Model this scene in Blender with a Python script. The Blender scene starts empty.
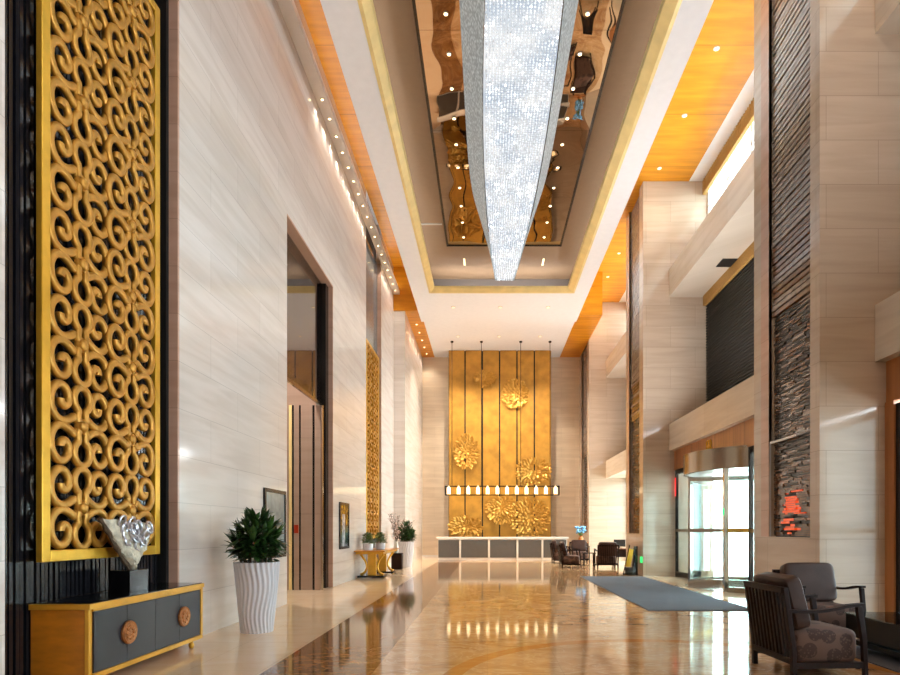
import bpy, math, random
from mathutils import Vector, Matrix
R = random.Random(7)
PI = math.pi
scene = bpy.context.scene
COL = scene.collection

# ------------------------------------------------------------------ helpers
def lin(c):
    return tuple(((v/255.0)/12.92 if v/255.0 <= 0.04045 else ((v/255.0+0.055)/1.055)**2.4) for v in c)

class NT:
    def __init__(s, m):
        m.use_nodes = True
        s.t = m.node_tree
        s.t.nodes.clear()
    def n(s, typ, **kw):
        nd = s.t.nodes.new(typ)
        for k, v in kw.items():
            if k.startswith('i_'):
                nd.inputs[k[2:].replace('_', ' ')].default_value = v
            else:
                setattr(nd, k, v)
        return nd
    def l(s, a, b):
        s.t.links.new(a, b)
    def math(s, op, a, b=None, c=None):
        nd = s.t.nodes.new('ShaderNodeMath'); nd.operation = op
        for i, v in enumerate((a, b, c)):
            if v is None: continue
            if isinstance(v, (int, float)): nd.inputs[i].default_value = v
            else: s.l(v, nd.inputs[i])
        return nd.outputs[0]
    def mix(s, fac, a, b, typ='MIX'):
        nd = s.t.nodes.new('ShaderNodeMix'); nd.data_type = 'RGBA'; nd.blend_type = typ
        for i, v in ((0, fac), (6, a), (7, b)):
            if isinstance(v, (int, float)): nd.inputs[i].default_value = v
            elif isinstance(v, tuple): nd.inputs[i].default_value = (*v, 1) if len(v) == 3 else v
            else: s.l(v, nd.inputs[i])
        return nd.outputs[2]
    def ramp(s, fac, stops):
        nd = s.t.nodes.new('ShaderNodeValToRGB')
        cr = nd.color_ramp
        while len(cr.elements) < len(stops): cr.elements.new(0.5)
        for e, (p, c) in zip(cr.elements, stops):
            e.position = p; e.color = (*c, 1)
        s.l(fac, nd.inputs[0])
        return nd.outputs[0]
    def out(s, sh):
        o = s.t.nodes.new('ShaderNodeOutputMaterial'); s.l(sh, o.inputs[0])

MATS = {}
def mat(name, rgb, rough=.5, metal=0, spec=.5, emit=None, estr=0, var=0, vscale=6, bump=0, bscale=40, coat=0, vstretch=(1,1,1), ior=1.5):
    """plain procedural surface: colour with soft noise variation, optional bump"""
    m = bpy.data.materials.new(name); t = NT(m)
    p = t.n('ShaderNodeBsdfPrincipled')
    c = lin(rgb)
    p.inputs['Roughness'].default_value = rough
    p.inputs['Metallic'].default_value = metal
    p.inputs['Specular IOR Level'].default_value = spec
    p.inputs['IOR'].default_value = ior
    p.inputs['Coat Weight'].default_value = coat
    tc = t.n('ShaderNodeTexCoord')
    mp = t.n('ShaderNodeMapping'); mp.inputs['Scale'].default_value = vstretch
    t.l(tc.outputs['Object'], mp.inputs[0])
    nz = t.n('ShaderNodeTexNoise'); nz.inputs['Scale'].default_value = vscale; nz.inputs['Detail'].default_value = 4
    t.l(mp.outputs[0], nz.inputs['Vector'])
    lo = tuple(v*(1-var) for v in c); hi = tuple(min(1, v*(1+var)) for v in c)
    t.l(t.ramp(nz.outputs[0], [(.3, lo), (.7, hi)]), p.inputs['Base Color'])
    if bump:
        n2 = t.n('ShaderNodeTexNoise'); n2.inputs['Scale'].default_value = bscale; n2.inputs['Detail'].default_value = 3
        t.l(mp.outputs[0], n2.inputs['Vector'])
        b = t.n('ShaderNodeBump'); b.inputs['Strength'].default_value = bump; b.inputs['Distance'].default_value = .02
        t.l(n2.outputs[0], b.inputs['Height']); t.l(b.outputs[0], p.inputs['Normal'])
    if emit:
        p.inputs['Emission Color'].default_value = (*lin(emit), 1); p.inputs['Emission Strength'].default_value = estr
    t.out(p.outputs[0]); MATS[name] = m
    return m

def stone(name, rgb, rgb2, rough=.12, row=.68, width=1.3, joint=.55, spec=.5, veins=.5):
    """polished marble cladding: wide slabs with thin joints, horizontal soft veins (world metres)"""
    m = bpy.data.materials.new(name); t = NT(m)
    p = t.n('ShaderNodeBsdfPrincipled')
    p.inputs['Roughness'].default_value = rough; p.inputs['Specular IOR Level'].default_value = spec
    g = t.n('ShaderNodeNewGeometry'); s = t.n('ShaderNodeSeparateXYZ'); t.l(g.outputs['Position'], s.inputs[0])
    u = t.math('ADD', s.outputs[0], s.outputs[1])
    cb = t.n('ShaderNodeCombineXYZ'); t.l(u, cb.inputs[0]); t.l(s.outputs[2], cb.inputs[1])
    br = t.n('ShaderNodeTexBrick'); br.offset = .5
    br.inputs['Scale'].default_value = 1; br.inputs['Brick Width'].default_value = width; br.inputs['Row Height'].default_value = row
    br.inputs['Mortar Size'].default_value = .004; br.inputs['Mortar Smooth'].default_value = .3
    a, b = lin(rgb), lin(rgb2)
    br.inputs['Color1'].default_value = (*a, 1); br.inputs['Color2'].default_value = (*b, 1)
    br.inputs['Mortar'].default_value = (*[v*joint for v in b], 1)
    t.l(cb.outputs[0], br.inputs['Vector'])
    mp = t.n('ShaderNodeMapping'); mp.inputs['Scale'].default_value = (.5, 5, 1); t.l(cb.outputs[0], mp.inputs[0])
    nz = t.n('ShaderNodeTexNoise'); nz.inputs['Scale'].default_value = 1.1; nz.inputs['Detail'].default_value = 6; nz.inputs['Distortion'].default_value = .6
    t.l(mp.outputs[0], nz.inputs['Vector'])
    v = t.ramp(nz.outputs[0], [(.35, (1-.22*veins, 1-.26*veins, 1-.30*veins)), (.62, (1, 1, 1))])
    t.l(t.mix(1.0, br.outputs[0], v, 'MULTIPLY'), p.inputs['Base Color'])
    t.out(p.outputs[0]); MATS[name] = m
    return m

def glassmat(name, tint=(1,1,1), refl=.06, rough=.02):
    """clear pane: transparency with a Fresnel reflection"""
    m = bpy.data.materials.new(name); t = NT(m)
    tr = t.n('ShaderNodeBsdfTransparent'); tr.inputs[0].default_value = (*tint, 1)
    gl = t.n('ShaderNodeBsdfGlossy'); gl.inputs['Roughness'].default_value = rough
    fr = t.n('ShaderNodeFresnel'); fr.inputs[0].default_value = 1.45
    f = t.math('MULTIPLY_ADD', fr.outputs[0], .6, refl)
    mx = t.n('ShaderNodeMixShader'); t.l(f, mx.inputs[0]); t.l(tr.outputs[0], mx.inputs[1]); t.l(gl.outputs[0], mx.inputs[2])
    t.out(mx.outputs[0]); MATS[name] = m
    return m

ORG = {}     # world origin of every built object, so that children can be written in world metres
def empty(name, loc):
    o = bpy.data.objects.new(name, None); COL.objects.link(o); o.location = loc; o.empty_display_size = .1
    ORG[o] = Vector(loc)
    return o
def tag(o, label, cat, group=None, kind=None):
    if label: o['label'] = label
    if cat: o['category'] = cat
    if group: o['group'] = group
    if kind: o['kind'] = kind
    return o
def thing(name, loc, label, cat, group=None):
    return tag(empty(name, loc), label, cat, group)
def copy_tree(o, parent=None):
    c = o.copy(); COL.objects.link(c)
    if parent: c.parent = parent
    for ch in o.children: copy_tree(ch, c)
    return c

class MB:
    def __init__(s): s.v = []; s.f = []; s.m = []; s.k = 0
    def add(s, vs, fs):
        b = len(s.v); s.v += [Vector(q) for q in vs]
        for f in fs: s.f.append([b+i for i in f]); s.m.append(s.k)
        return s
    def box(s, x0, x1, y0, y1, z0, z1):
        vs = [(x, y, z) for z in (z0, z1) for y in (y0, y1) for x in (x0, x1)]
        return s.add(vs, [(0,2,3,1), (4,5,7,6), (0,1,5,4), (2,6,7,3), (0,4,6,2), (1,3,7,5)])
    def obox(s, c, ax, ay, az):
        """box round centre c with half-axis vectors"""
        c, ax, ay, az = map(Vector, (c, ax, ay, az))
        vs = [c+ax*i+ay*j+az*k for k in (-1,1) for j in (-1,1) for i in (-1,1)]
        return s.add(vs, [(0,2,3,1), (4,5,7,6), (0,1,5,4), (2,6,7,3), (0,4,6,2), (1,3,7,5)])
    def bar(s, a, b, w, h, up=(0,0,1)):
        a, b = Vector(a), Vector(b); d = (b-a); L = d.length; d.normalize()
        u = Vector(up)
        if abs(d.dot(u)) > .95: u = Vector((1,0,0))
        sd = d.cross(u).normalized(); u = sd.cross(d).normalized()
        return s.obox((a+b)/2, d*L/2, sd*w/2, u*h/2)
    def tube(s, pts, r, seg=8, closed=False, ref=None, caps=True, groove=0):
        pts = [Vector(p) for p in pts]; n = len(pts)
        rr = r if isinstance(r, (list, tuple)) else [r]*n
        tan = []
        for i in range(n):
            if closed: d = pts[(i+1) % n]-pts[i-1]
            else: d = pts[min(i+1, n-1)]-pts[max(i-1, 0)]
            tan.append(d.normalized() if d.length > 1e-9 else Vector((0,0,1)))
        nrm = Vector(ref) if ref else (Vector((0,0,1)) if abs(tan[0].z) < .9 else Vector((1,0,0)))
        vs = []
        for i in range(n):
            nrm = nrm - tan[i]*nrm.dot(tan[i])
            if nrm.length < 1e-6: nrm = tan[i].orthogonal()
            nrm.normalize(); bi = tan[i].cross(nrm)
            for k in range(seg):
                a = 2*PI*k/seg
                vs.append(pts[i]+(nrm*math.cos(a)+bi*math.sin(a))*rr[i]*(1-groove*max(0, math.cos(a))**6))
        fs = []
        for i in range(n if closed else n-1):
            j = (i+1) % n
            for k in range(seg):
                k2 = (k+1) % seg
                fs.append((i*seg+k, i*seg+k2, j*seg+k2, j*seg+k))
        if not closed and caps:
            fs.append(tuple(range(seg-1, -1, -1))); fs.append(tuple((n-1)*seg+k for k in range(seg)))
        return s.add(vs, fs)
    def lathe(s, c, prof, seg=24, axis='z', rfun=None):
        """profile of (radius, height) turned round an axis through c"""
        c = Vector(c); vs = []; n = len(prof)
        for i, (r, h) in enumerate(prof):
            for k in range(seg):
                a = 2*PI*k/seg; q = r*(rfun(a, h) if rfun else 1)
                x, y = q*math.cos(a), q*math.sin(a)
                vs.append(c+(Vector((x, y, h)) if axis == 'z' else Vector((h, x, y)) if axis == 'x' else Vector((y, h, x))))
        fs = []
        for i in range(n-1):
            for k in range(seg):
                k2 = (k+1) % seg
                fs.append((i*seg+k, i*seg+k2, (i+1)*seg+k2, (i+1)*seg+k))
        fs.append(tuple(range(seg-1, -1, -1))); fs.append(tuple((n-1)*seg+k for k in range(seg)))
        return s.add(vs, fs)
    def prism(s, poly, d):
        """closed polygon (3d points) pushed along vector d"""
        n = len(poly); d = Vector(d); a = [Vector(p) for p in poly]
        vs = a+[p+d for p in a]
        fs = [tuple(range(n-1, -1, -1)), tuple(range(n, 2*n))]+[(i, (i+1) % n, n+(i+1) % n, n+i) for i in range(n)]
        return s.add(vs, fs)
    def pillow(s, c, hx, hy, hz, e=.35, M=None, nu=20, nv=12):
        """rounded cushion: superellipsoid"""
        f = lambda w, m: math.copysign(abs(w)**m, w)
        vs = []
        for i in range(nv+1):
            ph = -PI/2+PI*i/nv
            for k in range(nu):
                th = 2*PI*k/nu
                p = Vector((hx*f(math.cos(ph), e)*f(math.cos(th), e), hy*f(math.cos(ph), e)*f(math.sin(th), e), hz*f(math.sin(ph), e*1.6)))
                if M: p = M @ p
                vs.append(p+Vector(c))
        fs = []
        for i in range(nv):
            for k in range(nu):
                k2 = (k+1) % nu
                fs.append((i*nu+k, i*nu+k2, (i+1)*nu+k2, (i+1)*nu+k))
        return s.add(vs, fs)
    def build(s, name, mats, parent=None, origin=None, bevel=0, smooth=True, ang=40):
        if not isinstance(mats, (list, tuple)): mats = [mats]
        if parent is not None: o0 = ORG[parent]
        elif origin is not None: o0 = Vector(origin)
        else:
            xs = [q.x for q in s.v]; ys = [q.y for q in s.v]; zs = [q.z for q in s.v]
            o0 = Vector(((min(xs)+max(xs))/2, (min(ys)+max(ys))/2, min(zs)))
        me = bpy.data.meshes.new(name)
        me.from_pydata([q-o0 for q in s.v], [], s.f)
        for mm in mats: me.materials.append(MATS[mm] if isinstance(mm, str) else mm)
        me.polygons.foreach_set('material_index', s.m)
        import bmesh
        bm = bmesh.new(); bm.from_mesh(me); bmesh.ops.recalc_face_normals(bm, faces=bm.faces); bm.to_mesh(me); bm.free()
        if smooth:
            me.polygons.foreach_set('use_smooth', [True]*len(me.polygons)); me.set_sharp_from_angle(angle=math.radians(ang))
        o = bpy.data.objects.new(name, me); COL.objects.link(o)
        if parent is not None: o.parent = parent
        else: o.location = o0
        ORG[o] = o0
        if bevel:
            b = o.modifiers.new('bevel', 'BEVEL'); b.width = bevel; b.segments = 2; b.limit_method = 'ANGLE'
        return o
def struct(o, label=None, cat=None):
    o['kind'] = 'structure'
    if label: o['label'] = label
    if cat: o['category'] = cat
    return o
def B(x0, x1, y0, y1, z0, z1): return MB().box(x0, x1, y0, y1, z0, z1)
ORD = ['nearest', 'second', 'third', 'fourth', 'fifth', 'sixth', 'seventh', 'eighth', 'ninth', 'tenth', 'eleventh', 'twelfth',
       'thirteenth', 'fourteenth', 'fifteenth', 'sixteenth', 'seventeenth', 'eighteenth', 'nineteenth', 'twentieth']
def ordn(i, first='nearest'): return first if i == 0 else ORD[i]+' '+first if False else (ORD[i])

# ------------------------------------------------------------------ materials
stone('wall_marble', (221,212,206), (214,204,197), rough=.10, row=.62, width=1.9, joint=.72)
stone('pillar_marble', (202,182,162), (194,173,152), rough=.14, row=.68, width=1.6, joint=.7)
stone('back_marble', (234,216,192), (226,207,182), rough=.2, row=.55, width=1.4, joint=.8)
stone('brown_marble', (206,168,148), (198,160,140), rough=.22, row=.62, width=3, joint=.7)
stone('beam_marble', (216,202,184), (211,196,177), rough=.25, row=3, width=1.6, joint=.85)
mat('white_paint', (244,242,243), .6, var=.02)
mat('white_gloss', (235,232,230), .25)
mat('taupe_paint', (140,114,88), .6, var=.03)
mat('grey_wall', (112,104,98), .5)
mat('trim_gold', (240,214,146), .36, metal=.12, var=.08, vscale=3)
mat('frame_gold', (222,170,52), .3, metal=.55, var=.12, vscale=5, bump=.08, bscale=60)
mat('scroll_gold', (192,138,54), .3, metal=.5, var=.15, vscale=9, bump=.1, bscale=50)
mat('leaf_gold', (186,136,54), .42, metal=.35, var=.2, vscale=2.2, bump=.06, bscale=30)
mat('petal_gold', (200,148,62), .3, metal=.6, var=.12, vscale=5)
mat('black_lacquer', (16,15,17), .12, var=.1)
mat('black_matte', (14,12,12), .4, spec=.2)
mat('black_slat', (30,29,33), .16, var=.2, spec=.6)
mat('black_gap', (12,10,9), .6)
mat('charcoal_front', (40,40,46), .35, var=.08, vscale=2)
mat('cabinet_wood', (196,124,32), .28, var=.16, vscale=5, vstretch=(1,1,3), coat=.3)
mat('cabinet_gold', (222,164,52), .3, metal=.35, var=.1)
mat('copper', (176,112,62), .35, metal=.5, var=.2, vscale=18, bump=.8, bscale=26)
mat('brass', (200,160,70), .22, metal=.9)
mat('chrome', (200,196,190), .12, metal=1)
mat('bronze_steel', (150,132,112), .2, metal=.9)
mat('dark_steel', (52,46,42), .25, metal=.7)
mat('dark_wood', (34,17,12), .42, var=.2, vscale=4, vstretch=(6,6,1), spec=.15)
mat('desk_grey', (92,88,84), .3, var=.05)
mat('white_marble', (232,226,216), .2, var=.04)
mat('pot_white', (212,209,214), .3)
mat('pot_soil', (50,38,28), .9, bump=.6)
mat('rock', (206,198,178), .6, var=.35, vscale=14, bump=1, bscale=22)
mat('rock_edge', (86,66,48), .7, var=.3, vscale=14, bump=1, bscale=22)
mat('silver', (206,204,212), .28, metal=.75)
mat('rug_dark', (84,84,90), .9, bump=.4, bscale=300)
mat('twig', (96,76,60), .8)
mat('blossom', (216,190,182), .6, var=.1)
mat('blue_petal', (120,180,226), .5, var=.2)
mat('vase_white', (226,222,214), .3)
mat('red_plaque', (150,44,16), .7, spec=.2)
mat('green_led', (30,160,80), .4, emit=(30,220,110), estr=1.2)
mat('red_led', (200,30,30), .4, emit=(255,40,40), estr=1.2)
mat('orange_reflection', (236,92,40), .15, emit=(255,90,36), estr=.25)  # reflection on the near pillar, put into slat colour and emission
mat('slat_grey', (150,134,124), .13, var=.25, vscale=7, spec=.9)
mat('slat_brown', (126,92,68), .16, var=.25, vscale=7, spec=.8)
mat('slat_dark', (58,50,45), .3, var=.3, vscale=9)
mat('slat_black', (24,20,19), .5)
mat('bamboo', (176,134,70), .7, var=.25, vscale=50, vstretch=(1,1,1))
mat('louvre', (24,22,22), .5)
mat('louvre_line', (52,48,46), .45)
mat('screen_black', (20,20,24), .15)
mat('leather', (62,40,32), .42, spec=.25, var=.15, vscale=5, bump=.15, bscale=9)
mat('lamp_white', (255,244,222), .5, emit=(255,216,146), estr=1.5)
mat('lamp_warm', (255,236,200), .5, emit=(255,222,164), estr=5)
mat('downlight_can', (200,196,190), .4)
mat('pane_pale', (196,206,208), .1)
glassmat('pane', (.88, .94, .93))
glassmat('transom_glass', (.50, .50, .54), refl=.18)
glassmat('pane_tinted', (.6, .65, .66))
glassmat('table_glass', (.55, .62, .62), refl=.12)

def special():
    # ---- orange timber ceiling: narrow boards across
    m = bpy.data.materials.new('orange_wood'); t = NT(m); p = t.n('ShaderNodeBsdfPrincipled'); p.inputs['Roughness'].default_value = .38
    g = t.n('ShaderNodeNewGeometry'); mp = t.n('ShaderNodeMapping'); mp.inputs['Scale'].default_value = (.4, 3.4, 3.4); t.l(g.outputs['Position'], mp.inputs[0])
    nz = t.n('ShaderNodeTexNoise'); nz.inputs['Scale'].default_value = 2; nz.inputs['Detail'].default_value = 6; t.l(mp.outputs[0], nz.inputs['Vector'])
    col = t.ramp(nz.outputs[0], [(.3, lin((200,126,12))), (.55, lin((218,142,20))), (.75, lin((228,156,34)))])
    s = t.n('ShaderNodeSeparateXYZ'); t.l(g.outputs['Position'], s.inputs[0])
    fr = t.math('FRACT', t.math('MULTIPLY', s.outputs[1], 1/2.35)); ln = t.math('LESS_THAN', fr, .006)
    t.l(t.mix(ln, col, lin((150,84,12))), p.inputs['Base Color']); t.out(p.outputs[0]); MATS['orange_wood'] = m
    # ---- brown timber fascia over the entrance: upright boards
    m = bpy.data.materials.new('fascia_wood'); t = NT(m); p = t.n('ShaderNodeBsdfPrincipled'); p.inputs['Roughness'].default_value = .3
    g = t.n('ShaderNodeNewGeometry'); mp = t.n('ShaderNodeMapping'); mp.inputs['Scale'].default_value = (6, 6, .5); t.l(g.outputs['Position'], mp.inputs[0])
    nz = t.n('ShaderNodeTexNoise'); nz.inputs['Scale'].default_value = 1; nz.inputs['Detail'].default_value = 6; t.l(mp.outputs[0], nz.inputs['Vector'])
    col = t.ramp(nz.outputs[0], [(.3, lin((152,92,50))), (.7, lin((186,124,74)))])
    s = t.n('ShaderNodeSeparateXYZ'); t.l(g.outputs['Position'], s.inputs[0])
    fr = t.math('FRACT', t.math('MULTIPLY', s.outputs[1], 1/.62)); ln = t.math('LESS_THAN', fr, .025)
    t.l(t.mix(ln, col, lin((96,54,28))), p.inputs['Base Color']); t.out(p.outputs[0]); MATS['fascia_wood'] = m
    # ---- polished marble floor, cream border, brown band, veined golden field, round inlay
    m = bpy.data.materials.new('floor_marble'); t = NT(m); p = t.n('ShaderNodeBsdfPrincipled')
    p.inputs['Roughness'].default_value = .07; p.inputs['IOR'].default_value = 1.58
    g = t.n('ShaderNodeNewGeometry'); s = t.n('ShaderNodeSeparateXYZ'); t.l(g.outputs['Position'], s.inputs[0])
    X, Y = s.outputs[0], s.outputs[1]
    mp = t.n('ShaderNodeMapping'); mp.inputs['Rotation'].default_value = (0, 0, .7); mp.inputs['Scale'].default_value = (.75, 1.35, 1); t.l(g.outputs['Position'], mp.inputs[0])
    n1 = t.n('ShaderNodeTexNoise'); n1.inputs['Scale'].default_value = 1.1; n1.inputs['Detail'].default_value = 8; n1.inputs['Roughness'].default_value = .62; n1.inputs['Distortion'].default_value = 1.3
    t.l(mp.outputs[0], n1.inputs['Vector'])
    n2 = t.n('ShaderNodeTexNoise'); n2.inputs['Scale'].default_value = 2.3; n2.inputs['Detail'].default_value = 6; n2.inputs['Distortion'].default_value = 2.2
    t.l(mp.outputs[0], n2.inputs['Vector'])
    base = t.ramp(n1.outputs[0], [(.28, lin((146,100,60))), (.43, lin((188,142,96))), (.6, lin((210,170,124))), (.75, lin((232,202,164)))])
    vein = t.ramp(t.math('ABSOLUTE', t.math('SUBTRACT', n2.outputs[0], .5)), [(.0, (1, 1, 1)), (.018, (.35, .35, .35)), (.05, (0, 0, 0))])
    field = t.mix(t.math('MULTIPLY', vein, .55), base, lin((236,214,182)))
    brownb = t.ramp(n1.outputs[0], [(.28, lin((96,62,32))), (.5, lin((136,92,52))), (.75, lin((168,124,82)))])
    brown = t.mix(t.math('MULTIPLY', vein, .35), brownb, lin((206,172,130)))
    cream = t.ramp(n1.outputs[0], [(.3, lin((234,202,164))), (.7, lin((242,216,184)))])
    isb = t.math('MULTIPLY', t.math('LESS_THAN', X, -1.2), t.math('GREATER_THAN', X, -2.36))
    c = t.mix(isb, field, brown)
    isc = t.math('LESS_THAN', X, -2.36)
    isr = t.math('GREATER_THAN', X, 5.15)
    c = t.mix(t.math('MAXIMUM', isc, isr), c, cream)
    dx = t.math('SUBTRACT', X, 2.0); dy = t.math('SUBTRACT', Y, 5.75)
    d = t.math('SQRT', t.math('ADD', t.math('MULTIPLY', dx, dx), t.math('MULTIPLY', dy, dy)))
    ring = t.math('MULTIPLY', t.math('GREATER_THAN', d, 2.3), t.math('LESS_THAN', d, 2.5))
    c = t.mix(t.math('MULTIPLY', ring, .75), c, lin((190,120,40)))
    fx = t.math('FRACT', t.math('MULTIPLY', X, 1/.8)); fy = t.math('FRACT', t.math('MULTIPLY', Y, 1/.8))
    j = t.math('MAXIMUM', t.math('LESS_THAN', fx, .005), t.math('LESS_THAN', fy, .005))
    c = t.mix(t.math('MULTIPLY', j, .4), c, lin((120,84,52)))
    t.l(c, p.inputs['Base Color']); t.out(p.outputs[0]); MATS['floor_marble'] = m
    # ---- bronze mirror with a slight ripple
    m = bpy.data.materials.new('bronze_mirror'); t = NT(m); p = t.n('ShaderNodeBsdfPrincipled')
    p.inputs['Metallic'].default_value = 1; p.inputs['Roughness'].default_value = .02; p.inputs['Base Color'].default_value = (*lin((146,128,112)), 1)
    g = t.n('ShaderNodeNewGeometry'); nz = t.n('ShaderNodeTexNoise'); nz.inputs['Scale'].default_value = .7; nz.inputs['Detail'].default_value = 1; t.l(g.outputs['Position'], nz.inputs['Vector'])
    b = t.n('ShaderNodeBump'); b.inputs['Strength'].default_value = .45; b.inputs['Distance'].default_value = .06; t.l(nz.outputs[0], b.inputs['Height']); t.l(b.outputs[0], p.inputs['Normal'])
    t.out(p.outputs[0]); MATS['bronze_mirror'] = m
    # ---- entrance carpet: fine ribs
    m = bpy.data.materials.new('carpet_grey'); t = NT(m); p = t.n('ShaderNodeBsdfPrincipled'); p.inputs['Roughness'].default_value = .95; p.inputs['Specular IOR Level'].default_value = .1
    g = t.n('ShaderNodeNewGeometry'); nz = t.n('ShaderNodeTexNoise'); nz.inputs['Scale'].default_value = 90; t.l(g.outputs['Position'], nz.inputs['Vector'])
    n3 = t.n('ShaderNodeTexNoise'); n3.inputs['Scale'].default_value = .8; t.l(g.outputs['Position'], n3.inputs['Vector'])
    c = t.ramp(nz.outputs[0], [(.3, lin((92,98,108))), (.7, lin((124,130,140)))])
    c2 = t.ramp(n3.outputs[0], [(.3, (.88,.88,.88)), (.7, (1,1,1))])
    t.l(t.mix(1.0, c, c2, 'MULTIPLY'), p.inputs['Base Color']); t.out(p.outputs[0]); MATS['carpet_grey'] = m
    # ---- upholstery with dark round flowers
    m = bpy.data.materials.new('flower_fabric'); t = NT(m); p = t.n('ShaderNodeBsdfPrincipled'); p.inputs['Roughness'].default_value = .7; p.inputs['Specular IOR Level'].default_value = .15
    tc = t.n('ShaderNodeTexCoord'); vo = t.n('ShaderNodeTexVoronoi'); vo.inputs['Scale'].default_value = 5.2; vo.inputs['Randomness'].default_value = .55; t.l(tc.outputs['Object'], vo.inputs['Vector'])
    v2 = t.n('ShaderNodeTexVoronoi'); v2.inputs['Scale'].default_value = 34; t.l(tc.outputs['Object'], v2.inputs['Vector'])
    inside = t.math('LESS_THAN', vo.outputs['Distance'], .42); pet = t.math('GREATER_THAN', v2.outputs['Distance'], .32)
    f = t.math('MULTIPLY', inside, t.math('MULTIPLY_ADD', pet, .45, .15))
    t.l(t.mix(f, lin((100,76,66)), lin((40,27,25))), p.inputs['Base Color']); t.out(p.outputs[0]); MATS['flower_fabric'] = m
    # ---- leaves
    for nm, a, b in (('leaf_dark', (22,44,18), (62,98,40)), ('leaf_mid', (40,74,28), (104,142,62))):
        m = bpy.data.materials.new(nm); t = NT(m); p = t.n('ShaderNodeBsdfPrincipled'); p.inputs['Roughness'].default_value = .35
        g = t.n('ShaderNodeNewGeometry')
        c = t.ramp(g.outputs['Random Per Island'], [(.0, lin(a)), (1, lin(b))])
        t.l(c, p.inputs['Base Color']); t.out(p.outputs[0]); MATS[nm] = m
    # ---- chandelier: glowing core, crystal beads, pale bead curtain
    m = bpy.data.materials.new('crystal_core'); t = NT(m)
    g = t.n('ShaderNodeNewGeometry'); nz = t.n('ShaderNodeTexNoise'); nz.inputs['Scale'].default_value = 1.6; nz.inputs['Detail'].default_value = 2; t.l(g.outputs['Position'], nz.inputs['Vector'])
    e = t.n('ShaderNodeEmission'); t.l(t.ramp(nz.outputs[0], [(.35, (.62,.70,.80)), (.65, (1,1,1))]), e.inputs[0]); e.inputs[1].default_value = .56
    t.out(e.outputs[0]); MATS['crystal_core'] = m
    m = bpy.data.materials.new('crystal_bead'); t = NT(m); p = t.n('ShaderNodeBsdfPrincipled')
    p.inputs['Roughness'].default_value = .08; p.inputs['Base Color'].default_value = (.78,.82,.88,1); p.inputs['Specular IOR Level'].default_value = .9
    g = t.n('ShaderNodeNewGeometry'); r = g.outputs['Random Per Island']
    st = t.math('MULTIPLY_ADD', t.math('GREATER_THAN', r, .972), 5, t.math('MULTIPLY', r, .35))
    p.inputs['Emission Color'].default_value = (.93,.97,1,1); t.l(st, p.inputs['Emission Strength']); t.out(p.outputs[0]); MATS['crystal_bead'] = m
    m = bpy.data.materials.new('bead_curtain'); t = NT(m); p = t.n('ShaderNodeBsdfPrincipled')
    p.inputs['Roughness'].default_value = .45
    g = t.n('ShaderNodeNewGeometry'); vo = t.n('ShaderNodeTexVoronoi'); vo.inputs['Scale'].default_value = 16; t.l(g.outputs['Position'], vo.inputs['Vector'])
    c = t.ramp(vo.outputs['Distance'], [(.1, lin((206,214,216))), (.6, lin((128,138,142)))])
    t.l(c, p.inputs['Base Color']); t.l(c, p.inputs['Emission Color']); p.inputs['Emission Strength'].default_value = .36
    b = t.n('ShaderNodeBump'); b.inputs['Strength'].default_value = .7; t.l(vo.outputs['Distance'], b.inputs['Height']); t.l(b.outputs[0], p.inputs['Normal'])
    t.out(p.outputs[0]); MATS['bead_curtain'] = m
    # ---- posters
    m = bpy.data.materials.new('poster_art'); t = NT(m); p = t.n('ShaderNodeBsdfPrincipled'); p.inputs['Roughness'].default_value = .12
    tc = t.n('ShaderNodeTexCoord'); s = t.n('ShaderNodeSeparateXYZ'); t.l(tc.outputs['Generated'], s.inputs[0])
    nz = t.n('ShaderNodeTexNoise'); nz.inputs['Scale'].default_value = 7; nz.inputs['Detail'].default_value = 5; t.l(tc.outputs['Generated'], nz.inputs['Vector'])
    top = t.ramp(nz.outputs[0], [(.45, lin((30,22,14))), (.6, lin((190,140,50)))])
    col = t.ramp(s.outputs[2], [(.0, lin((20,22,26))), (.2, lin((26,60,66))), (.45, lin((50,110,104))), (.5, lin((30,26,22)))])
    c = t.mix(t.math('GREATER_THAN', s.outputs[2], .52), col, top)
    mid = t.math('LESS_THAN', t.math('ABSOLUTE', t.math('SUBTRACT', s.outputs[1], .42)), .17)
    mid = t.math('MULTIPLY', mid, t.math('LESS_THAN', s.outputs[2], .78))
    c = t.mix(t.math('MULTIPLY', mid, .75), c, t.ramp(nz.outputs[0], [(.4, lin((150,150,160))), (.6, lin((214,214,216)))]))
    t.l(c, p.inputs['Base Color']); t.out(p.outputs[0]); MATS['poster_art'] = m
special()

# ------------------------------------------------------------------ setting: floor, walls
HT = 13.2
struct(B(-6.8, 9.6, -4.2, 33.4, -.2, 0).build('floor', 'floor_marble'), 'polished golden marble lobby floor with cream border', 'floor')

mb = MB()
for y0, y1, z0, z1 in ((-4.2, 5.04, 0, HT), (7.9, 12.15, 0, HT), (12.15, 15.8, 7.92, HT), (15.8, 20.1, 0, HT), (23.0, 26, 0, HT)):
    mb.box(-4.6, -4.05, y0, y1, z0, z1)
mb.box(-4.6, -3.55, 26, 33, 0, 10.99)
mb.k = 1
mb.box(-4.6, -4.31, 5.04, 7.9, 0, HT); mb.box(-4.31, -4.17, 7.8, 7.9, 0, HT); mb.box(-4.6, -4.26, 20.1, 23.0, 0, HT)
wl = struct(mb.build('wall_left', ['wall_marble', 'black_gap'], smooth=False), 'tall left wall of polished cream marble', 'wall')
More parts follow.
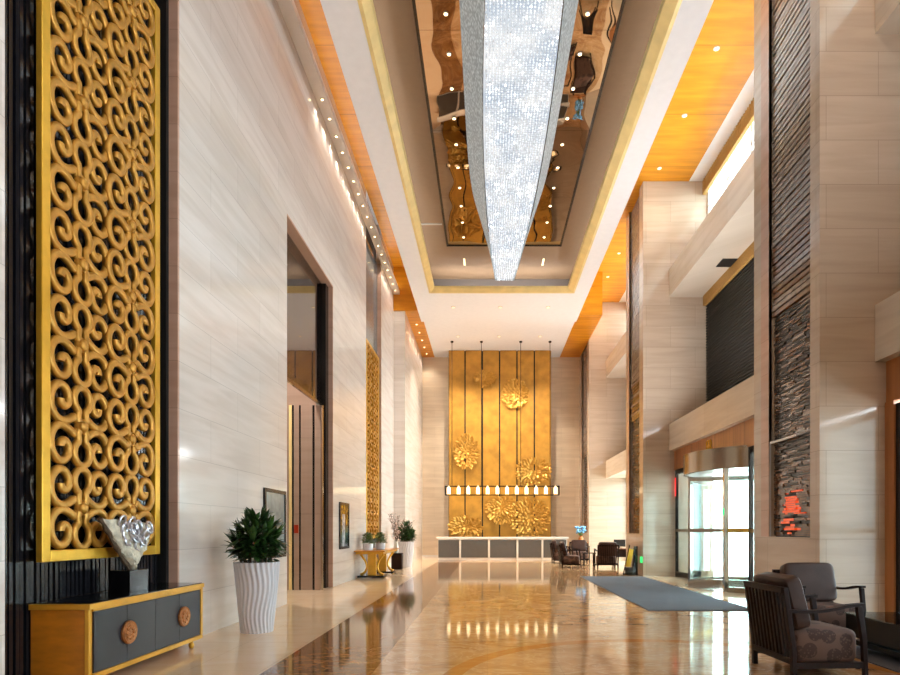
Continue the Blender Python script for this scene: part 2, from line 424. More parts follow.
# brown stone reveals of the two niches and the tall doorway
mb = MB()
mb.box(-4.17, -4.052, 7.86, 7.9, 0, HT); mb.box(-4.26, -4.052, 22.96, 23.0, 0, 11.7)
mb.box(-4.6, -4.052, 15.76, 15.8, 0, 7.92); mb.box(-4.3, -4.052, 12.15, 15.8, 7.88, 7.92)
mb.build('niche_reveal', 'brown_marble', wl, smooth=False)
# black ribbed back of the first niche
mb = MB(); y = 5.05
while y < 7.76:
    w = .042; mb.box(-4.31, -4.27 + (.012 if R.random() < .3 else 0), y, y+w, 0, HT); y += .062
mb.build('ribbed_panel', 'black_slat', wl, smooth=False)
mat('grey_glass', (104,112,116), .12)
B(-4.26, -4.2, 20.11, 22.95, 0, 11.69).build('grey_panel', 'grey_glass', wl, smooth=False)

struct(B(-4.6, 7.4, 33, 33.4, 0, HT).build('wall_back', 'back_marble', smooth=False), 'far end wall of pale beige stone behind the gold panel', 'wall')
struct(B(-3.549, -2.2, 32.94, 33, 0, .12).build('baseboard_back', 'white_gloss'), 'white skirting along the far end wall', 'baseboard')
struct(B(-4.6, 9.6, -4.4, -4.2, 0, HT).build('wall_front', 'pillar_marble', smooth=False), 'stone wall behind the viewer', 'wall')

# right side: beams, balcony bands, timber fascia, louvres, clerestory
bays = ((-1, 9.2), (11.46, 19.6), (22.0, 30.0))
mb = MB()
for y0, y1 in bays:
    mb.box(5.95, 7.4, y0, y1, 9.1, 10.0)
    mb.box(5.95, 7.4, y0, y1, 4.08, 4.95)
    mb.k = 1; mb.box(7.15, 7.4, y0, y1, 10.0, 11.3); mb.k = 0
wr = struct(mb.build('wall_right', ['beam_marble', 'white_paint'], smooth=False, bevel=0), 'right wall of stone beams and balcony bands between pillars', 'wall')
mb = MB()
for y0, y1 in bays[:2]: mb.box(6.12, 6.2, y0, y1, 3.45, 4.08)
mb.build('timber_fascia', 'fascia_wood', wr, smooth=False)
mb = MB()
for y0, y1 in bays:
    mb.k = 0; mb.box(7.2, 7.4, y0, y1, 4.95, 9.1); mb.k = 1
    z = 5.0
    while z < 9.0: mb.box(7.15, 7.2, y0, y1, z, z+.035); z += .09
mb.build('black_louvre', ['louvre', 'louvre_line'], wr, smooth=False)
mb = MB()
for y0, y1 in bays:
    mb.box(7.02, 7.12, y0+.1, y1-.1, 8.78, 9.1); mb.box(7.02, 7.12, y0+.05, y1-.05, 12.42, 12.86)
    y = y0+.1
    while y < y1-.2:
        mb.box(7.0, 7.02, y, y+.035, 12.40, 12.86); y += .12
mb.build('bamboo_blind', 'bamboo', wr, smooth=False)

# clerestory windows
for n, (y0, y1) in enumerate(bays):
    mb = MB()
    mb.box(7.2, 7.3, y0, y1, 11.3, 11.42); mb.box(7.2, 7.3, y0, y1, 12.8, 12.95); mb.box(7.2, 7.28, y0, y1, 12.0, 12.04)
    k = int((y1-y0)/1.6)
    for i in range(k+1):
        q = y0+(y1-y0-.07)*i/k; mb.box(7.2, 7.3, q, q+.07, 11.3, 12.95)
    w = struct(mb.build('window_%d' % (n+1), 'white_gloss', smooth=False), ('clerestory window high above the near right doorway', 'clerestory window high above the revolving door', 'clerestory window high above the far lounge')[n], 'window')
    B(7.24, 7.25, y0, y1, 11.42, 12.8).build('pane', 'pane', w, smooth=False)

# street-level glazing of the near bay and the lounge bay
def glazing(name, x, y0, y1, z1, n, label, rail=1.45, pane='pane'):
    mb = MB()
    mb.box(x, x+.08, y0, y1, z1-.12, z1); mb.box(x, x+.08, y0, y1, 0, .12)
    for i in range(n+1):
        q = y0+(y1-y0-.09)*i/n; mb.box(x-.01, x+.09, q, q+.09, 0, z1)
    o = struct(mb.build(name, 'dark_steel', smooth=False, bevel=.006), label, 'window')
    for i in range(n):
        a = y0+(y1-y0-.09)*i/n+.09; b = y0+(y1-y0-.09)*(i+1)/n
        B(x+.035, x+.045, a, b, .12, z1-.12).build('pane', pane, o, smooth=False)
        if rail: B(x+.01, x+.07, a, b, rail, rail+.08).build('rail', 'bronze_steel', o, smooth=False)
    return o
glazing('window_4', 6.14, -1, 9.0, 3.4, 6, 'tall dark-framed glazing at the right edge beside the near pillar', 1.45, 'pane_tinted')
glazing('window_5', 7.0, 22.0, 30, 4.08, 5, 'full-height glazing behind the far lounge', 0)
glazing('window_6', 9.3, 11.5, 20.5, 3.6, 8, 'outer vestibule glazing seen through the revolving door', 1.45)
mb = MB(); mb.box(6.1, 6.34, 9.0, 9.2, 0, 3.45)
struct(mb.build('trim_1', 'fascia_wood', smooth=False), 'brown timber jamb against the near pillar', 'trim')

# ------------------------------------------------------------------ pillars
def pillar(y0, y1, s0, s1, label, near, band=True):
    t = thing('pillar', (5.6, (y0+y1)/2, 0), label, 'pillar', None)
    mb = MB(); X0 = 5.1; xd = 5.24
    mb.box(xd, 7.4, y0, y1, 0, 12.89)
    mb.box(X0, xd, y0, s0, 0, 12.89); mb.box(X0, xd, s1, y1, 0, 12.89); mb.box(X0, xd, s0, s1, 0, 1.38)
    mb.build('shaft', 'pillar_marble', t, smooth=False)
    if band: B(X0-.006, X0+.05, s1, s1+.3, 1.38, 12.88).build('brown_band', 'brown_marble', t, smooth=False)
    mb = MB()
    mb.k = 3; mb.box(xd-.012, xd, s0, s1, 1.38, 12.88)
    z = 1.40
    zmid = 5.3
    while z < 12.8:
        if z > zmid:
            h = .075; y = s0
            mb.k = 0 if z > 6.5 or R.random() < .3 else 1
            d = R.uniform(.0, .02)
            mb.box(xd-.075-d, xd-.01, s0+.004, s1-.004, z, z+h); z += .105
        else:
            h = R.uniform(.022, .05); y = s0+.004
            while y < s1-.01:
                L = R.uniform(.08, .4); e = min(s1-.004, y+L); lowz = z < 2.6
                mb.k = (1 if R.random() < .75 else 2) if lowz else (2 if R.random() < .68 else 1 if R.random() < .5 else 0)
                if near and 1.4 < z < 2.15 and s0+.48 < (y+e)/2 < s0+1.03 and R.random() < .92: mb.k = 4 if 1.75 < z < 2.05 or R.random() < .35 else 3  # patch of glowing slats stands in for an orange reflection
                d = R.uniform(0, .03)
                mb.box(xd-.03-d, xd-.01, y, e-.004, z, z+h-.006); y = e
            z += h
    mb.build('stacked_inlay', ['slat_grey', 'slat_brown', 'slat_dark', 'slat_black', 'orange_reflection'], t, smooth=False)
    if near:
        mb = MB(); mb.box(5.11, 5.13, s0+.45, s1, 3.05, 3.09); mb.box(5.11, 5.13, s1-.02, s1, 1.38, 3.09)
        mb.build('white_bracket', 'white_gloss', t, smooth=False)
    return t
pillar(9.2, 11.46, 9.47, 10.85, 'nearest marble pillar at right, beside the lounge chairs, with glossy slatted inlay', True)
pillar(19.6, 22.0, 20.08, 21.5, 'middle marble pillar beyond the revolving door', False)
pillar(30.0, 33.0, 30.5, 32.3, 'farthest marble pillar by the end wall, behind the blue flowers', False)
struct(B(5.1, 7.4, -4.2, -1, 0, HT).build('wall_entrance', 'pillar_marble', smooth=False), 'stone pier behind the viewer', 'wall')

# ------------------------------------------------------------------ ceiling
ceil = struct(B(-4.6, 9.6, -4.4, 33.4, 13.2, 13.4).build('ceiling', 'white_paint', smooth=False), 'stepped ceiling of white, gold and orange timber panels', 'ceiling')
mb = MB(); mb.box(-4.05, 6.6, -4.2, 26, 12.9, 13.0); mb.box(-4.05, 6.6, 26, 33, 12.9, 13.0)
mb.box(-4.05, -2.88, 25.98, 33, 11.0, 12.9); mb.box(4.0, 5.1, 26.5, 33, 11.0, 12.9)
mb.build('orange_soffit', 'orange_wood', ceil, smooth=False)
B(6.6, 7.4, -4.2, 33, 12.9, 13.2).build('white_strip', 'white_paint', ceil, smooth=False)
mb = MB()
mb.box(-2.9, -2.24, -4.2, 26.5, 10.7, 10.86); mb.box(3.38, 3.94, -4.2, 26.5, 10.7, 10.86)
mb.box(-2.24, 3.38, 23.3, 26.5, 10.7, 10.86); mb.box(-2.24, 3.38, -4.2, 1.5, 10.7, 10.86)
mb.box(-2.88, 4.0, 26.55, 33, 11.0, 11.1)
mb.build('white_soffit', 'white_paint', ceil, smooth=False)
B(-2.88, 3.92, 26.4, 26.5, 10.86, 12.9).build('soffit_upstand', 'orange_wood', ceil, smooth=False)
mb = MB()
mb.box(-2.9, -2.8, -4.2, 26.5, 10.86, 12.9); mb.box(3.84, 3.94, -4.2, 26.5, 10.86, 12.9)
mb.build('soffit_upstand', 'white_paint', ceil, smooth=False)
B(-4.05, -3.78, -4.2, 26, 11.7, 11.86).build('light_ledge', 'white_paint', ceil, smooth=False)
# gold moulding round the coffer
mb = MB(); zl, zh = 10.69, 10.88
mb.prism([(-2.25, 1.5, zl), (-2.25, 1.5, zh), (-2.02, 1.5, zh), (-2.05, 1.5, 10.8), (-2.18, 1.5, zl)], (0, 21.8, 0))
mb.prism([(3.39, 1.5, zl), (3.39, 1.5, zh), (3.10, 1.5, zh), (3.13, 1.5, 10.8), (3.32, 1.5, zl)], (0, 21.8, 0))
mb.prism([(-2.25, 23.3, zl), (-2.25, 23.3, zh), (-2.25, 23.06, zh), (-2.25, 23.1, 10.8), (-2.25, 23.22, zl)], (5.64, 0, 0))
mb.build('gold_moulding', 'trim_gold', ceil, smooth=False)
mb = MB(); mb.box(-2.7, 3.8, .5, 24.5, 11.7, 11.8)
mb.box(-2.75, -2.65, .5, 24.5, 10.86, 11.7); mb.box(3.75, 3.85, .5, 24.5, 10.86, 11.7)
mb.build('coffer_soffit', 'taupe_paint', ceil, smooth=False)
B(-2.7, 3.8, 24.4, 24.5, 10.86, 11.7).build('coffer_side', 'grey_wall', ceil, smooth=False)
mb = MB(); y = 3.0
while y < 21.3: mb.box(-1.38, 2.60, y, min(21.4, y+3.06), 11.66, 11.7); y += 3.066
mb.build('mirror_panel', 'bronze_mirror', ceil, smooth=False)
mb = MB(); mb.box(-1.44, -1.38, 3, 21.46, 11.64, 11.7); mb.box(2.6, 2.66, 3, 21.46, 11.64, 11.7); mb.box(-1.44, 2.66, 21.4, 21.46, 11.64, 11.7)
mb.build('mirror_edge', 'dark_steel', ceil, smooth=False)

# downlights: each a can with a glowing lens
def spot(loc, power, col=(1, .88, .72), size=1.9, r=.06, blend=.8):
    d = bpy.data.lights.new('spot_beam', 'SPOT'); d.energy = power; d.color = col; d.spot_size = size; d.spot_blend = blend; d.shadow_soft_size = r
    o = bpy.data.objects.new('spot_beam', d); COL.objects.link(o); o.location = loc
    return o
def downlight(x, y, z, r, label, group, power, lens='lamp_warm', size=1.9):
    t = thing('downlight', (x, y, z), label, 'downlight', group)
    MB().lathe((x, y, z), [(r*.72, -.004), (r*.72, -.018), (r, -.012), (r, 0)], 16).build('can', 'downlight_can', t)
    MB().lathe((x, y, z), [(r*.68, -.022), (r*.68, -.005)], 16).build('lens', lens, t)
    if power: spot((x, y, z-.06), power, size=size, r=r*.6)
    return t
ORDN = ['nearest', 'second', 'third', 'fourth', 'fifth', 'sixth', 'seventh', 'eighth', 'ninth', 'tenth', 'eleventh', 'twelfth', 'thirteenth',
        'fourteenth', 'fifteenth', 'sixteenth', 'seventeenth', 'eighteenth', 'nineteenth']
def far_label(i, n, rest):
    k = n-1-i
    return ('farthest ' + rest) if k == 0 else '%s %s counted from the far end' % (ORDN[k], rest)
n = 10
for i in range(n):
    y = 11.8+i*1.0
    downlight(-.81, y, 11.66, .05, far_label(i, n, 'small lamp in the mirror, left of the chandelier'), 'lamps in the ceiling mirror left of the chandelier', 0)
    downlight(1.98, y, 11.66, .05, far_label(i, n, 'small lamp in the mirror, right of the chandelier'), 'lamps in the ceiling mirror right of the chandelier', 0)
for i, y in enumerate((14.2, 16.5, 18.9, 24.7, 27.0, 29.3)):
    downlight(5.43, y, 12.9, .075, far_label(i, 6, 'downlight in the right orange timber soffit'), 'downlights in the right orange soffit', 50, 'lamp_white')
n = 18
for i in range(n):
    downlight(-3.9, 14.2+i*.665, 11.7, .045, far_label(i, n, 'downlight in the white ledge above the left wall'), 'downlights along the left wall ledge', 40, size=1.5)
for i in range(5):
    downlight(-3.25, 27.7+i*1.15, 11.0, .05, far_label(i, 5, 'downlight in the low orange soffit at the far left'), 'downlights in the far left orange soffit', 70)
for i, (x, w) in enumerate(((-1.39, 'left'), (.55, 'middle'), (2.52, 'right'))):
    downlight(x, 24.75, 10.7, .09, '%s downlight in the white ceiling just beyond the coffer' % w, 'downlights beyond the coffer', 420, 'lamp_white')
for i, (x, w) in enumerate(((-1.42, 'left'), (.59, 'middle'), (2.6, 'right'))):
    downlight(x, 29.4, 11.0, .09, '%s downlight in the white ceiling above the reception desk' % w, 'downlights above the reception desk', 1200, 'lamp_white')
for x, w in ((-.86, 'left'), (2.13, 'right')):
    t = thing('slot_light', (x, 22.7, 11.7), 'slim white slot light in the taupe coffer, %s of the chandelier tip' % w, 'light', 'slot lights at the chandelier tip')
    B(x-.04, x+.04, 22.5, 23.1, 11.68, 11.70).build('slot_frame', 'downlight_can', t, smooth=False)
    B(x-.03, x+.03, 22.52, 23.08, 11.674, 11.68).build('lens', 'lamp_white', t, smooth=False)
tag(B(-2.2, -1.5, 19.95, 20.03, 11.68, 11.70).build('ceiling_vent', 'downlight_can'), 'thin pale slot vent in the taupe coffer, left of the mirror', 'vent')
tag(B(6.6, 7.05, 16.8, 17.3, 9.08, 9.1).build('air_vent', 'black_gap'), 'black slot vent under the upper stone beam', 'vent')

# ------------------------------------------------------------------ chandelier
ch = thing('chandelier', (.62, 13.2, 10.1), 'long boat-shaped crystal chandelier glowing white under the ceiling mirror', 'chandelier')
def halfw(y):        # plan half width of the lower face
    q = (y-12.9)/8.0
    q = max(-1, min(1, q))
    return .69*(1-abs(q)**2.1*.55) if y < 12.9 else .69*(1-q**1.9*.56)
ZB, ZT = 10.15, 11.63
def zb(y): return ZB
ys = [5.2+i*(20.8-5.2)/60 for i in range(61)]
ax = lambda y: .61
mb = MB()
vs = []
for y in ys: vs += [(ax(y)-halfw(y), y, ZB+.05), (ax(y)+halfw(y), y, ZB+.05)]
mb.add(vs, [(2*i, 2*i+1, 2*i+3, 2*i+2) for i in range(len(ys)-1)])
mb.build('glowing_core', 'crystal_core', ch, smooth=False)
mb = MB()
vs = []
def topw(y):
    q = max(-1, min(1, (y-12.9)/(8.5 if y > 12.9 else 7.2))); return .10+1.04*(1-abs(q)**4.6)
for y in ys: vs += [(ax(y)-halfw(y)-.015, y, ZB), (ax(y)-topw(y), y, ZT), (ax(y)+halfw(y)+.015, y, ZB), (ax(y)+topw(y), y, ZT)]
fs = []
for i in range(len(ys)-1):
    a, b = 4*i, 4*i+4; fs += [(a, a+1, b+1, b), (a+2, b+2, b+3, a+3)]
e = 4*(len(ys)-1); fs += [(e, e+1, e+3, e+2), (0, 2, 3, 1)]
mb.add(vs, fs)
mb.build('bead_curtain', 'bead_curtain', ch, smooth=False)
mb = MB(); y = 5.4; sp = .062
while y < 20.8:
    h = halfw(y); k = int((h-.02)/sp)
    for i in range(-k, k+1):
        r = .021; c = Vector((ax(y)+i*sp+R.uniform(-.006, .006), y+R.uniform(-.006, .006), ZB+R.uniform(-.012, .012)))
        mb.add([c+Vector(q) for q in ((r,0,0), (-r,0,0), (0,r,0), (0,-r,0), (0,0,r*1.3), (0,0,-r*1.3))],
               [(0,2,4), (2,1,4), (1,3,4), (3,0,4), (2,0,5), (1,2,5), (3,1,5), (0,3,5)])
    y += sp
o = mb.build('crystal_beads', 'crystal_bead', ch, smooth=False); o['kind'] = 'stuff'

# ------------------------------------------------------------------ scrolled gold screens in the left niches
def arc(c, r, a0, a1, n): return [(c[0]+r*math.cos(math.radians(a0+(a1-a0)*i/n)), c[1]+r*math.sin(math.radians(a0+(a1-a0)*i/n))) for i in range(n+1)]
def spline(P, k=5):
    out = []
    for i in range(len(P)-1):
        p0 = P[max(i-1, 0)]; p1 = P[i]; p2 = P[i+1]; p3 = P[min(i+2, len(P)-1)]
        for j in range(k):
            t = j/k
            out.append(tuple(.5*((2*b)+(-a+c)*t+(2*a-5*b+4*c-d)*t*t+(-a+3*b-3*c+d)*t**3) for a, b, c, d in zip(p0, p1, p2, p3)))
    out.append(P[-1]); return out
SCROLL = spline([(.05, .045), (.10, .082), (.14, .062), (.20, .035), (.29, .022), (.38, .06), (.435, .16), (.415, .28), (.33, .355), (.235, .345), (.175, .27), (.185, .205), (.235, .165), (.285, .185), (.292, .225)], 4)
KEY = [(.05, .04), (.062, .09), (.052, .145)]+arc((0, .262), .122, -62, 242, 16)+[(-.052, .145), (-.062, .09), (-.05, .04)]
def screen(y0, y1, z0, z1, rows, xf, label, seg, fr=.11):
    t = thing('gold_screen', (xf-.03, (y0+y1)/2, z0), label, 'screen', 'scrolled gold screens on the left wall')
    xb = xf-.06
    mb = MB()
    mb.box(xb, xf, y0, y0+fr, z0, z1); mb.box(xb, xf, y1-fr, y1, z0, z1)
    mb.box(xb, xf, y0+fr, y1-fr, z0, z0+fr); mb.box(xb, xf, y0+fr, y1-fr, z1-fr, z1)
    mb.build('frame', 'frame_gold', t, smooth=False, bevel=.008)
    ch_ = (z1-z0-2*fr)/rows; iw = y1-y0-2*fr
    sx = iw/1.83; sz = ch_/.80
    for r in range(rows):
        for c in range(2):
            cy = y0+fr+(.485+.86*c)*sx; cz = z0+fr+(r+.5)*ch_
            mb = MB(); off = .012*(1 if c else -1)
            for su in (-1, 1):
                for sv in (-1, 1):
                    mb.tube([(xf-.035+off, cy+su*u*sx, cz+sv*v*sz) for u, v in SCROLL], .042, seg, ref=(1, 0, 0), groove=.28)
            for sv in (-1, 1):
                mb.tube([(xf-.03, cy+u*sx, cz+sv*v*sz) for u, v in KEY], .038, seg, ref=(1, 0, 0), groove=.28)
            mb.lathe((xf-.05, cy, cz), [(.085, 0), (.085, .03), (.075, .045), (.06, .03), (.058, .05), (.045, .066), (.02, .07)], 14, 'x')
            mb.build('scroll_medallion', 'scroll_gold', t, ang=60)
    return t
screen(5.53, 7.53, 1.2, 8.03, 8, -4.10, 'large gilded scroll-lattice screen in the near niche above the black-fronted cabinet', 14)
screen(20.35, 22.7, 1.2, 8.0, 8, -4.08, 'gilded scroll-lattice screen in the far niche behind the console table', 8)

# ------------------------------------------------------------------ tall doorway on the left wall
d = struct(MB().box(-4.29, -4.2, 12.16, 12.28, 0, 7.87).box(-4.33, -4.165, 15.5, 15.755, 0, 7.87).build('door_1', 'dark_steel', smooth=False), 'tall bronze-framed doorway in the left marble wall', 'door')
stone('leaf_bronze', (160,136,118), (156,130,114), rough=.32, row=1.9, width=9, joint=.6)
# deep lobby behind the opening; its far side is panelled and faces the hall
mb = MB(); mb.box(-6.7, -6.5, 11.9, 16, 0, 8.0); mb.box(-6.5, -4.6, 11.95, 12.15, 0, 8.0); mb.box(-6.5, -4.29, 12.15, 15.8, 7.92, 8.1)
mb.box(-6.5, -4.6, 15.07, 15.8, 0, 8.0); mb.box(-4.6, -4.3, 15.07, 15.5, 0, 7.9)
mb.build('inner_lining', 'leaf_bronze', d, smooth=False)
for a, b in ((-5.9, -4.96), (-4.83, -4.70), (-4.655, -4.365), (-4.31, -4.16)):
    B(a, b, 15.0, 15.06, .0, 4.62).build('door_leaf', 'leaf_bronze', d, smooth=False)
for a, b in ((-4.875, -4.83), (-4.70, -4.655), (-4.365, -4.31)):
    B(a, b, 15.01, 15.06, .0, 4.62).build('door_stile', 'black_lacquer', d, smooth=False)
B(-4.29, -4.28, 12.29, 15.5, 4.78, 7.9).build('transom_pane', 'transom_glass', d, smooth=False)
B(-4.155, -4.105, 15.0, 15.05, 0, 4.62).build('chrome_edge', 'chrome', d, smooth=False)
B(-4.32, -4.27, 12.28, 15.5, 4.70, 4.78).build('glass_rail', 'bronze_steel', d, smooth=False)
B(-4.95, -4.88, 14.99, 15.06, 0, 4.62).build('gold_edge', 'trim_gold', d, smooth=False)
B(-4.82, -4.715, 14.985, 15.0, 1.42, 1.63).build('red_plaque', 'red_plaque', d, smooth=False)

# framed posters on either side of it
def poster(y0, y1, label, art):
    t = thing('poster', (-4.05, (y0+y1)/2, .95), label, 'poster', 'framed posters on the left wall')
    mb = MB(); f = .07; z0, z1 = .97, 2.27
    mb.box(-4.05, -4.01, y0, y0+f, z0, z1); mb.box(-4.05, -4.01, y1-f, y1, z0, z1); mb.box(-4.05, -4.01, y0+f, y1-f, z0, z0+f); mb.box(-4.05, -4.01, y0+f, y1-f, z1-f, z1)
    mb.build('frame', 'dark_steel', t, smooth=False, bevel=.005)
    B(-4.05, -4.03, y0+f, y1-f, z0+f, z1-f).build('print', art, t, smooth=False)
mat('poster_grey', (136,146,146), .1, var=.3, vscale=3)
poster(10.85, 12.0, 'framed grey poster on the left wall behind the big potted plant', 'poster_grey')
poster(16.4, 17.5, 'framed gold and teal poster on the left wall between doorway and console table', 'poster_art')

# ------------------------------------------------------------------ cabinet with round medallion handles
cab = thing('sideboard', (-3.95, 6.7, 0), 'golden wood sideboard with black doors and round carved handles under the scroll screen', 'cabinet')
xb, xf, y0, y1, z0, z1 = -4.24, -3.69, 5.56, 7.78, .10, .82
B(xb, xf-.02, y0+.01, y1-.01, z0, z1-.05).build('body', 'cabinet_wood', cab, smooth=False, bevel=.006)
mb = MB()
mb.box(xb, xf+.02, y0-.015, y1+.015, z1-.06, z1-.008)
for k in range(4): mb.box(xf-.035, xf+.004-.006*k, y0-.008+.018*k, y0+.008+.018*k, z0, z1-.06)
mb.box(xf-.02, xf+.004, y0+.06, y1-.0, z0, z0+.05); mb.box(xf-.02, xf+.004, y1-.05, y1+.006, z0+.05, z1-.06); mb.box(xf-.02, xf+.002, y0+.06, y1-.05, z1-.085, z1-.06)
mb.build('gold_moulding', 'cabinet_gold', cab, smooth=False, bevel=.004)
B(xb+.02, xf-.0, y0+.02, y1-.02, z1-.008, z1).build('glass_top', 'black_lacquer', cab, smooth=False)
w = (y1-.055-(y0+.075))/4; DOORS = []
for k in range(4):
    a = y0+.075+k*w
    dr = B(xf-.02, xf-.003, a+.002, a+w-.002, z0+.055, z1-.088).build('door', 'charcoal_front', cab, smooth=False, bevel=.002); DOORS.append(dr)
for k, yc in enumerate((6.17, 7.29)):
    mb = MB(); mb.lathe((xf-.004, yc, .45), [(.118, 0), (.122, .02), (.112, .036), (.10, .03), (.09, .028), (.03, .03), (.012, .033)], 32, 'x')
    for j in range(8):
        a = j*PI/4; mb.pillow((xf+.028, yc+.055*math.cos(a), .45+.055*math.sin(a)), .012, .024, .024, .9, None, 10, 6)
    mb.build('medallion_handle', 'copper', DOORS[2*k])
for y in (y0+.15, y1-.15):
    for x in (xb+.08, xf-.07):
        MB().lathe((x, y, 0), [(.02, 0), (.032, .02), (.034, .05), (.02, .075), (.035, .1)], 14).build('foot', 'cabinet_gold', cab)

sc = thing('rock_sculpture', (-3.99, 6.68, .82), 'inverted triangular stone sculpture with silver loops, on a black block on the sideboard', 'sculpture')
B(-4.09, -3.87, 6.5, 6.86, .82, 1.06).build('plinth', 'black_lacquer', sc, smooth=False, bevel=.004)
TL, TR, MR, BT = Vector((-3.99, 6.20, 1.62)), Vector((-3.92, 6.98, 1.57)), Vector((-3.92, 7.02, 1.40)), Vector((-3.96, 6.66, 1.06))
mb = MB(); N = 14; fr_, bk = [], []
nrm = Vector((1, -.12, 0)).normalized()
for i in range(N+1):
    t = i/N
    top_l = BT.lerp(TL, t); right = BT.lerp(MR, min(1, t*1.0)) if t < .7 else BT.lerp(MR, .7).lerp(TR, (t-.7)/.3)
    for j in range(N+1):
        p = top_l.lerp(right, j/N); edge = min(j, N-j, N-i)/N
        b = .02+.05*min(1, edge*4)+R.uniform(-.012, .014)
        fr_.append(p+nrm*b+Vector((0, R.uniform(-.008, .008), R.uniform(-.008, .008)))); bk.append(p-nrm*.04)
vs = fr_+bk; M_ = N+1; fs = []
for i in range(N):
    for j in range(N):
        a = i*M_+j; fs.append((a, a+1, a+M_+1, a+M_)); q = a+M_*M_; fs.append((q, q+M_, q+M_+1, q+1))
for i in range(N):
    for a, b in ((i*M_, (i+1)*M_), (i*M_+N, (i+1)*M_+N), (N*M_+i, N*M_+i+1)):
        fs.append((a, b, b+M_*M_, a+M_*M_))
mb.add(vs, fs); mb.build('stone_slab', 'rock', sc)
mb = MB(); mb.tube([BT.lerp(TL, t/10)+Vector((.0+R.uniform(-.01, .01), -.02, 0)) for t in range(11)], [.015+.018*math.sin(t*2.1)**2 for t in range(11)], 7); mb.build('bark_edge', 'rock_edge', sc)
mb = MB()
for j in range(15):
    u, v = .3+.66*((.5+j*.7549) % 1), .52+.5*((.5+j*.5698) % 1)
    p = BT.lerp(TL, v).lerp(BT.lerp(TR, v), u)+nrm*R.uniform(.05, .10)
    r = R.uniform(.045, .07); ti = R.uniform(-.5, .5)
    mb.tube([p+Vector((ti*r*math.sin(a), r*math.cos(a), 1.15*r*math.sin(a))) for a in [2*PI*k/14 for k in range(14)]], .014, 6, closed=True, ref=(1, 0, 0))
mb.build('silver_loops', 'silver', sc)

# ------------------------------------------------------------------ potted plants
def leaf(mb, base, d, L, w, droop, nseg=4):
    base = Vector(base); d = Vector(d).normalized(); side = d.cross(Vector((0, 0, 1)))
    if side.length < .05: side = Vector((1, 0, 0))
    side.normalize(); up = side.cross(d).normalized()
    vs = []; p = base.copy(); dd = d.copy()
    prof = (.25, .85, 1, .72, .04)
    for i in range(nseg+1):
        t = i/nseg; ww = w*prof[min(4, int(round(t*4)))]*.5
        u2 = side.cross(dd).normalized()
        vs += [p-side*ww+u2*ww*.35, p, p+side*ww+u2*ww*.35]
        p = p+dd*(L/nseg); dd = (dd+Vector((0, 0, -droop/nseg))).normalized()
    fs = []
    for i in range(nseg):
        a = 3*i; fs += [(a, a+1, a+4, a+3), (a+1, a+2, a+5, a+4)]
    mb.add(vs, fs)
def big_plant(x, y, label, seed, scale=1.0):
    rr = random.Random(seed)
    t = thing('potted_plant', (x, y, 0), label, 'plant', 'tall dracaenas in wavy white pots')
    H = 1.03
    def ripple(a, h): return 1+.028*math.sin(26*a+2.6*math.sin(h*7.2)+1.2*math.sin(h*3.1))
    prof = [(.222+(.318-.222)*(k/36)**.9, H*k/36) for k in range(37)]+[(.31, H), (.30, H-.03), (.29, H-.08)]
    mb = MB(); mb.lathe((x, y, 0), prof, 200, rfun=ripple); pt = mb.build('pot', 'pot_white', t, ang=70)
    MB().lathe((x, y, H-.08), [(.285, 0), (.2, .02), (.02, .03)], 24).build('soil', 'pot_soil', pt)
    mb = MB(); st = MB()
    for s in range(26):
        a = s*2.399; q = .25*math.sqrt((s+.5)/26); top = H+.70-.42*(q/.25)**1.6+rr.uniform(-.06, .06)
        bx, by = x+q*.8*math.cos(a), y+q*.8*math.sin(a); tx, ty = x+q*1.25*math.cos(a), y+q*1.25*math.sin(a)
        st.tube([(bx, by, H-.06), (tx, ty, top)], .012, 6)
        for k in range(24):
            f = rr.random()**.7; z = H+.02+(top-H-.02)*f
            px, py = bx+(tx-bx)*f, by+(ty-by)*f
            b = rr.uniform(0, 2*PI) if rr.random() < .3 else a+rr.uniform(-1.3, 1.3)
            el = rr.uniform(-.25, .7) if f < .82 else rr.uniform(.5, 1.45)
            leaf(mb, (px, py, z), (math.cos(b)*math.cos(el), math.sin(b)*math.cos(el), math.sin(el)), rr.uniform(.18, .31)*scale, rr.uniform(.058, .085), rr.uniform(.2, .8))
    st.build('stem', 'twig', t); mb.build('foliage', 'leaf_dark', t)
    return t
big_plant(-3.40, 8.87, 'leafy green plant in tall wavy white pot, nearest, right of the sideboard', 3)
big_plant(-3.28, 24.3, 'leafy green plant in tall white pot, far one beyond the console table', 11)

# console table with gilded lyre legs
ct = thing('console_table', (-3.6, 19.6, 0), 'gilded console table with curved legs against the left wall', 'table')
B(-4.04, -3.10, 18.2, 21.2, .83, .87).build('tabletop', 'cabinet_wood', ct, smooth=False, bevel=.008)
B(-4.0, -3.16, 18.3, 21.1, .76, .83).build('apron', 'cabinet_gold', ct, smooth=False, bevel=.004)
for y in (18.75, 20.65):
    B(-4.0, -3.18, y-.28, y+.28, .03, .09).build('base_plank', 'black_lacquer', ct, smooth=False, bevel=.01)
    B(-3.72, -3.46, y-.06, y+.06, .09, .76).build('pedestal', 'cabinet_gold', ct, smooth=False, bevel=.01)
    for s in (-1, 1):
        cx = -3.59
        pts = spline([(cx+s*.36, y, .74), (cx+s*.30, y, .66), (cx+s*.20, y, .5), (cx+s*.17, y, .32), (cx+s*.24, y, .17), (cx+s*.36, y, .10)], 5)
        MB().tube(pts, [.045-.015*math.sin(PI*i/(len(pts)-1)) for i in range(len(pts))], 8).build('scroll_leg', 'frame_gold', ct)
        MB().lathe((cx+s*.36, y, 0), [(.03, 0), (.042, .015), (.03, .03)], 12).build('foot', 'frame_gold', ct)
